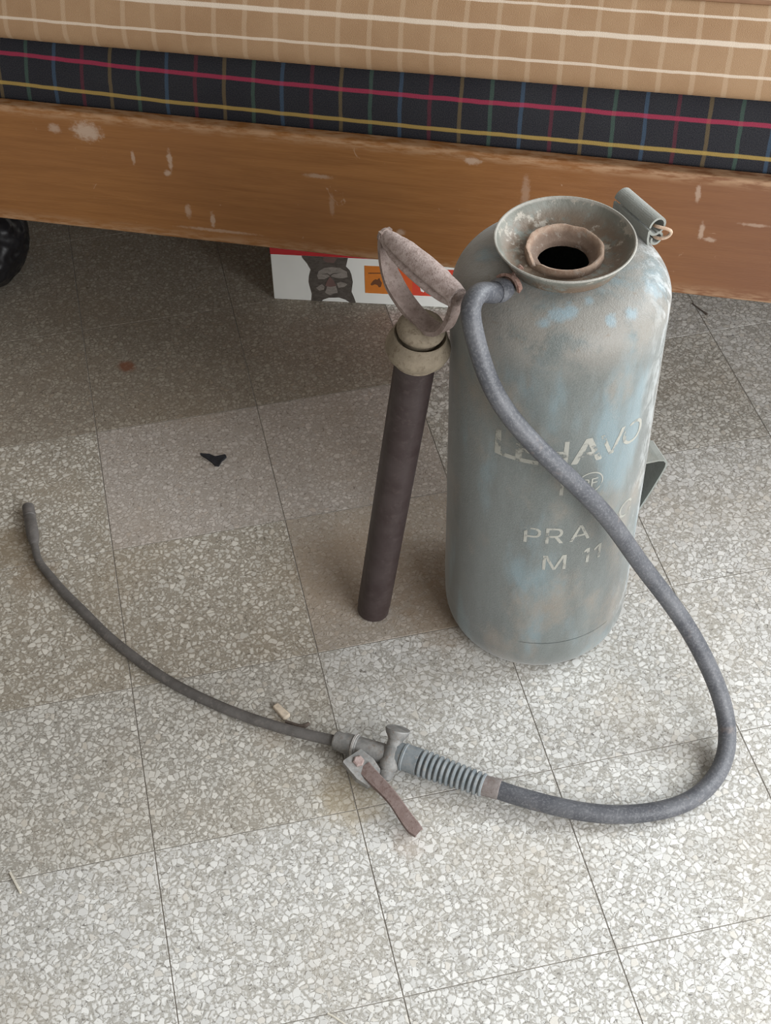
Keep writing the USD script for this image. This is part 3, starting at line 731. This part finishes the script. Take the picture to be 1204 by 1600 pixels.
v = np.asarray(ln.vertices); ln.vertices = f0 + np.array([0.008, 0.010, 0.010]) + v @ np.array([[0.75, 0.35, 0.55], [-0.42, 0.9, 0.0], [-0.5, -0.25, 0.83]])
part("fitting_lug", ln, M_FIT, tank)
cl = lathe([(0.0100, 0.0), (0.0130, 0.001), (0.0132, 0.0035), (0.0105, 0.0045), (0.0100, 0.0)], 28, close_ends=False)
part("fitting_collar", place(cl, f0 + np.array([0.0, 0.0, -0.001]), fd_), M_FIT, tank)

# ---- lance on the floor
WAND = [(0.1135, 0.0290), (0.1148, 0.0120), (0.1175, -0.0040), (0.1262, -0.0242), (0.1413, -0.0560), (0.1597, -0.0887), (0.1806, -0.1259), (0.2046, -0.1613), (0.2313, -0.1957), (0.2611, -0.2268), (0.2969, -0.2580), (0.3325, -0.2854), (0.3652, -0.3070), (0.3985, -0.3265)]
wz = np.interp(np.arange(14), [0, 3, 10, 13], [0.0072, 0.0056, 0.0058, 0.0125])
lance = part("spray_lance", tube(catmull(np.c_[WAND, wz], 90), np.interp(np.arange(90), [0, 8, 26, 89], [0.0044, 0.0044, 0.0054, 0.0057]), 18), M_WAND, spr, smooth=True, label="thin dark curved lance tube")
nz0 = np.array([0.1105, 0.0860, 0.0074]); nz1 = np.array([0.1140, 0.0220, 0.0074])
dvec = (nz1 - nz0) / np.linalg.norm(nz1 - nz0); NL = np.linalg.norm(nz1 - nz0)
part("nozzle", place(lathe([(0.0022, 0.003), (0.0022, 0.0), (0.0056, 0.0), (0.0070, 0.0015), (0.0072, 0.018), (0.0064, 0.019), (0.0070, 0.020), (0.0073, NL - 0.020), (0.0068, NL - 0.012), (0.0050, NL - 0.002), (0.0042, NL), (0.0, NL)], 24, close_ends=False), nz0, dvec), M_WAND, lance)
A = np.array([0.3955, -0.3247, 0.0130]); Bv = np.array([0.4400, -0.3545, 0.0155]); Cg = np.array([0.4562, -0.3655, 0.0165]); Dg = np.array([0.5262, -0.4125, 0.0162]); Eg = np.array([0.5400, -0.4205, 0.0162])
Cg = np.array([0.4560, -0.3610, 0.0165])
vd = (Bv - A) / np.linalg.norm(Bv - A); VL = np.linalg.norm(Bv - A)
valve = part("valve_body", place(lathe([(0.0, -0.002), (0.0085, -0.002), (0.0098, 0.0), (0.0098, 0.006), (0.0106, 0.0075), (0.0110, 0.018), (0.0116, 0.0185), (0.0118, 0.0225), (0.0108, 0.0235), (0.0106, VL), (0.0, VL)], 28), A, vd), M_VALVE, spr, label="dull grey trigger valve between lance and hand grip")
part("valve_ring", place(lathe([(0.0104, 0.0), (0.0124, 0.0004), (0.0126, 0.0028), (0.0104, 0.0034)], 28, close_ends=False), A + vd * 0.0186, vd), M_PALE, valve)
# cross valve: stem leaning over, flared cap on top
c0, c1 = np.array([0.4345, -0.3765, 0.0098]), np.array([0.4530, -0.3445, 0.0265])
cd = (c1 - c0) / np.linalg.norm(c1 - c0); CLn = np.linalg.norm(c1 - c0)
part("cross_valve", place(lathe([(0.0, -0.003), (0.005, -0.003), (0.0065, 0.0), (0.0085, 0.004), (0.0072, 0.0065), (0.0090, 0.009), (0.0098, 0.014), (0.0088, 0.019), (0.0095, 0.0225), (0.0095, 0.029), (0.0080, 0.031), (0.0075, CLn), (0.0, CLn)], 28), c0, cd), M_VALVE, valve)
part("valve_cap", place(lathe([(0.0, -0.004), (0.0070, -0.004), (0.0085, 0.0), (0.0115, 0.0045), (0.0128, 0.0085), (0.0122, 0.0098), (0.0, 0.0104)], 28), c1, np.array([0.35, 0.55, 0.75])), M_VALVE, valve)
gdir = (Dg - Cg) / np.linalg.norm(Dg - Cg); GL = np.linalg.norm(Dg - Cg)
gp = [(0.0, -0.010), (0.0085, -0.010), (0.0115, -0.009), (0.0130, -0.004), (0.0130, 0.0), (0.0142, 0.0005), (0.0143, 0.0025), (0.0136, 0.0035), (0.0138, 0.0175)]
nr = 12; z0 = 0.0175; pitch = (GL - z0) / nr
for k in range(nr):
    r0 = 0.0144 - 0.0026 * k / nr; z = z0 + k * pitch
    gp += [(r0 - 0.0028, z + pitch * 0.08), (r0 - 0.0028, z + pitch * 0.24), (r0 - 0.0006, z + pitch * 0.40), (r0, z + pitch * 0.58), (r0 - 0.0004, z + pitch * 0.86)]
gp += [(0.0100, GL), (0.0, GL)]
grip = part("hand_grip", place(lathe(gp, 36), Cg, gdir), M_SLEEVE, spr, label="ribbed grey-blue rubber hand grip of the lance")
ed = (Eg - Dg) / np.linalg.norm(Eg - Dg)
part("ferrule", place(lathe([(0.0, -0.003), (0.0100, -0.003), (0.0104, 0.0), (0.0104, 0.0145), (0.0098, 0.0158), (0.0, 0.0158)], 28), Dg, ed), M_FERRULE, grip)
# clevis, bolt and lever
cv = extrude(Polygon([(-0.016, -0.008), (0.004, -0.011), (0.016, -0.009), (0.019, 0.000), (0.013, 0.009), (0.002, 0.012), (-0.012, 0.011)]).buffer(0.002).difference(Point(0.0065, -0.001).buffer(0.0026)), 0.009)
cv.apply_translation([0, 0, -0.0045])
part("clevis", place(cv, (0.4130, -0.3665, 0.0185), (0.10, -0.28, 0.95), (0.55, -0.75, 0)), M_VALVE, valve)
part("pivot_bolt", place(lathe([(0.0, -0.012), (0.003, -0.012), (0.003, 0.0), (0.0055, 0.0), (0.0060, 0.001), (0.0058, 0.0032), (0.0045, 0.0042), (0.0, 0.0044)], 6), (0.4105, -0.3615, 0.0235), (0.10, -0.28, 0.95)), M_BOLT, valve, smooth=20, label="pinkish bolt head")
L0, L1 = np.array([0.4180, -0.3740, 0.0205]), np.array([0.4520, -0.4450, 0.0095])
lv = [L0 - (L1 - L0) * 0.10, L0 + (L1 - L0) * 0.15 + [0, 0, 0.002], L0 + (L1 - L0) * 0.45 + [0.001, 0, 0.003], L0 + (L1 - L0) * 0.75 + [-0.001, 0, 0.002], L1]
lv = catmull(lv, 26); side = np.array([0.87, 0.42, 0.25]); side /= np.linalg.norm(side)
wd = np.interp(np.arange(26), [0, 6, 14, 20, 23, 25], [0.0075, 0.0070, 0.0062, 0.0068, 0.0070, 0.0055])
V_, F_ = [], []
Tl = np.gradient(lv, axis=0); Tl /= np.linalg.norm(Tl, axis=1, keepdims=True)
for i in range(26):
    s_ = side - Tl[i] * (side @ Tl[i]); s_ /= np.linalg.norm(s_); nn_ = np.cross(s_, Tl[i])
    if nn_[2] < 0: nn_ = -nn_
    lipz = 0.0055
    sect = [(-wd[i], 0.0), (-wd[i] + 0.001, 0.0014), (wd[i] - 0.001, 0.0014), (wd[i], 0.0), (wd[i], -lipz), (wd[i] - 0.0018, -lipz), (wd[i] - 0.0018, -0.0012), (-wd[i] + 0.0018, -0.0012), (-wd[i] + 0.0018, -lipz), (-wd[i], -lipz)]
    V_ += [lv[i] + a * s_ + b * nn_ for a, b in sect]
V_ = np.array(V_); F_ = tri(grid_faces(26, 10))
caps = []
for k in (0, 25):
    o = k * 10
    caps += [(o, o + 1, o + 7), (o + 1, o + 2, o + 6), (o + 1, o + 6, o + 7), (o + 2, o + 3, o + 6), (o + 3, o + 4, o + 5), (o + 3, o + 5, o + 6), (o, o + 7, o + 8), (o, o + 8, o + 9)]
lev = trimesh.Trimesh(V_, np.vstack([F_, caps]), process=False); lev.fix_normals()
part("lever", lev, M_LEVER, valve, label="rusty brown trigger lever")

# ================================================================== hand pump leaning on the tank
pb, pc = np.array([0.46968, -0.15762, 0.0]), np.array([0.5142, -0.1835, 0.393])
pa = (pc - pb) / np.linalg.norm(pc - pb); PL = np.linalg.norm(pc - pb)
pump = thing("hand_pump", "dark brown pump tube with a stirrup handle, leaning upright against the tank", "pump", pb)
tilt = math.acos(pa[2]); lift = 0.0172 * math.sin(tilt)
base = pb + pa * (lift / pa[2])
part("barrel", place(lathe([(0.0, 0.0), (0.0160, 0.0), (0.0172, 0.0012), (0.0174, 0.014), (0.0178, 0.0145), (0.0180, 0.10), (0.0190, PL - 0.03), (0.0190, PL - 0.012), (0.0, PL - 0.012)], 48), base, pa), M_BARREL, pump)
def along(h):
    return base + pa * (PL + h)
def knock(seed, amt):
    def f(v):
        nz = meshkit.fbm(v * 60 + seed, 3, seed) - 0.5
        k = 1 + amt * nz
        v = v.copy(); v[:, 0] *= k; v[:, 1] *= k; v[:, 2] += 0.002 * nz
        return v
    return f
part("lip", place(lathe([(0.0185, -0.0185), (0.0212, -0.0182), (0.0218, -0.0165), (0.0208, -0.0150), (0.0185, -0.0146)], 48, close_ends=False), along(0), pa), M_COLLAR, pump)
part("collar", place(lathe([(0.0180, -0.0132), (0.0230, -0.0132), (0.0275, -0.0100), (0.0296, -0.0045), (0.0300, 0.0005), (0.0285, 0.0050), (0.0262, 0.0085), (0.0254, 0.0120), (0.0236, 0.0135), (0.0215, 0.0115), (0.0195, 0.0060), (0.0, 0.0050)], 64, disp=knock(3, 0.05)), along(0), pa), M_COLLAR, pump, label="thick khaki cast collar")
part("gland", place(lathe([(0.0, 0.006), (0.0170, 0.006), (0.0178, 0.0125), (0.0208, 0.0150), (0.0220, 0.0185), (0.0218, 0.0225), (0.0195, 0.0265), (0.0140, 0.0290), (0.0, 0.0295)], 48, disp=knock(5, 0.03)), along(0), pa), M_COLLAR, pump)
g = np.array([0.44770449, -0.88748433, -0.10923486]); g /= np.linalg.norm(g)
wv = np.cross(pa, g)
HM, GLn, OFF = 0.0847, 0.096, -0.0127
gm = along(HM - 0.0022) + g * OFF
def loop_pt(x, y):           # x along the grip, y along the pump axis (0 = grip line)
    return x, y
U = [(-0.049, 0.006), (-0.0485, -0.004), (-0.0462, -0.016), (-0.0405, -0.028), (-0.0300, -0.039), (-0.0160, -0.0470), (0.000, -0.0520), (0.0150, -0.0535), (0.0290, -0.0515), (0.0395, -0.0430), (0.0450, -0.0290), (0.0475, -0.012), (0.048, 0.004)]
U = catmull(U, 60)
hb = band(U, 0.019, 0.0042)
v = np.asarray(hb.vertices).copy()
s_ = np.clip((np.abs(v[:, 0]) - 0.03) / 0.018, 0, 1); v[:, 2] *= 1 - 0.35 * s_
hb.vertices = gm + v[:, :1] * g + v[:, 1:2] * pa + v[:, 2:] * wv
hb.fix_normals()
part("stirrup", hb, M_HANDLE, pump, label="flat iron stirrup of the pump handle")
# grip: a spindle rolled from sheet with a seam groove along its underside
nS, nC = 40, 48
tt = np.linspace(-1, 1, nS); V_ = []
view = np.array([-0.25, -0.75, 0.60]); view -= g * (g @ view); view /= np.linalg.norm(view); v2 = np.cross(g, view)
for i, t in enumerate(tt):
    rr = 0.0066 + 0.0060 * (1 - abs((t - 0.15) / 1.15) ** 2.4)
    for k in range(nC):
        a = 2 * np.pi * k / nC
        da = (a - math.radians(52) + np.pi) % (2 * np.pi) - np.pi
        r2 = rr * (1 - 0.42 * math.exp(-(da / 0.16) ** 2) * (1 - abs(t) ** 6)) * (1 + (0.12 * (1 - abs(t) ** 4) if 0 < da < 1.7 else 0))
        pnt = gm + g * (t * GLn / 2 * 1.0) + (view * math.cos(a) + v2 * math.sin(a)) * r2
        V_.append(pnt)
V_ = np.array(V_)
V_ += (meshkit.fbm(V_ * 160, 3, 4) - 0.5)[:, None] * 0.0009
Fg = tri(grid_faces(nS, nC)); nv = len(V_)
V_ = np.vstack([V_, gm - g * (GLn / 2 + 0.001), gm + g * (GLn / 2 + 0.001)])
r0 = np.arange(nC); r1 = (nS - 1) * nC + np.arange(nC)
Fg = np.vstack([Fg, np.stack([np.roll(r0, -1), r0, np.full(nC, nv)], 1), np.stack([r1, np.roll(r1, -1), np.full(nC, nv + 1)], 1)])
gr = trimesh.Trimesh(V_, Fg, process=False); gr.fix_normals()
part("grip", gr, M_GRIP, pump, smooth=50, label="dusty pink-brown spindle grip")
for sgn in (-1, 1):
    ce = gm + g * sgn * 0.0488
    part("end_cap", place(lathe([(0.0, -0.002), (0.0060, -0.002), (0.0072, 0.0), (0.0066, 0.0028), (0.004, 0.0042), (0.0, 0.0046)], 24), ce, g * sgn), M_HANDLE, pump)

# ================================================================== litter on the floor
fx = Polygon([(-0.016, 0.006), (-0.006, 0.0065), (0.001, 0.002), (0.013, 0.003), (0.014, 0.0), (0.008, -0.006), (0.005, -0.0125), (0.001, -0.011), (-0.003, -0.005), (-0.009, 0.001)]).buffer(0.0008)
fm = extrude(fx, 0.0025).subdivide_to_size(0.004)
v = np.asarray(fm.vertices).copy(); v[:, 2] += 0.0030 * np.clip(-v[:, 0] / 0.016, 0, 1) ** 2 + 0.0015 * np.clip(v[:, 0] / 0.014, 0, 1); v[:, 2] -= v[:, 2].min()
ca, sa = math.cos(-0.15), math.sin(-0.15)
fm.vertices = np.c_[v[:, 0] * ca - v[:, 1] * sa + 0.3348, v[:, 0] * sa + v[:, 1] * ca + 0.1185, v[:, 2]]
tag(part("flake", fm, M_FLAKE, smooth=False), "small black torn flake lying on the brown tile left of the pump", "debris")
cb = rounded_box((-0.0105, -0.0042, 0), (0.0105, 0.0042, 0.006), 0.0018, 3).subdivide()
v = np.asarray(cb.vertices).copy(); v[:, 1] *= 1 + 0.25 * np.sin(v[:, 0] * 300); an = math.radians(-62)
cb.vertices = np.c_[v[:, 0] * math.cos(an) - v[:, 1] * math.sin(an) + 0.3480, v[:, 0] * math.sin(an) + v[:, 1] * math.cos(an) - 0.2690, v[:, 2]]
tag(part("wood_chip", cb, M_CHIP), "cream coloured chip on the floor beside the lance tube", "debris")
tw = tube(catmull([(0.3500, -0.2815, 0.0025), (0.3590, -0.2880, 0.0024), (0.3660, -0.2920, 0.0030), (0.3735, -0.2905, 0.0045)], 16), np.interp(np.arange(16), [0, 12, 15], [0.0016, 0.0024, 0.0018]), 8)
v = np.asarray(tw.vertices).copy(); v[:, 2] -= v[:, 2].min(); tw.vertices = v
tag(part("twig", tw, M_TWIG), "short dark twig along the lance tube next to the cream chip", "twig")
tw2 = tube(catmull([(0.9975, 0.2590, 0.0014), (1.0035, 0.2440, 0.0012), (1.0085, 0.2320, 0.0016)], 12), np.interp(np.arange(12), [0, 6, 11], [0.0009, 0.0010, 0.0016]), 8)
v = np.asarray(tw2.vertices).copy(); v[:, 2] -= v[:, 2].min(); tw2.vertices = v
tag(part("twig", tw2, M_TWIG), "thin dark twig on the floor right of the tank under the bed board", "twig")
ma = np.array([0.0625, -0.3925, 0.0012]); mb = np.array([0.0712, -0.4170, 0.0012])
mt_ = rounded_box((-0.0011, -0.0011, 0), (0.0011, 0.0011, np.linalg.norm(mb - ma)), 0.0003, 2)
mt_ = place(mt_, ma, mb - ma, (0, 0, 1)); v = np.asarray(mt_.vertices).copy(); v[:, 2] -= v[:, 2].min(); mt_.vertices = v
tag(part("matchstick", mt_, M_STRAW, smooth=20), "pale matchstick lying across a tile joint at lower left", "matchstick")
st = tube(catmull([(0.3309, -0.6000, 0.001), (0.3385, -0.6075, 0.001), (0.3480, -0.6180, 0.001), (0.360, -0.628, 0.001)], 16), 0.0009, 7)
v = np.asarray(st.vertices).copy(); v[:, 2] -= v[:, 2].min(); st.vertices = v
tag(part("straw", st, M_STRAW), "thin pale straw at the bottom edge of the floor in view", "straw")
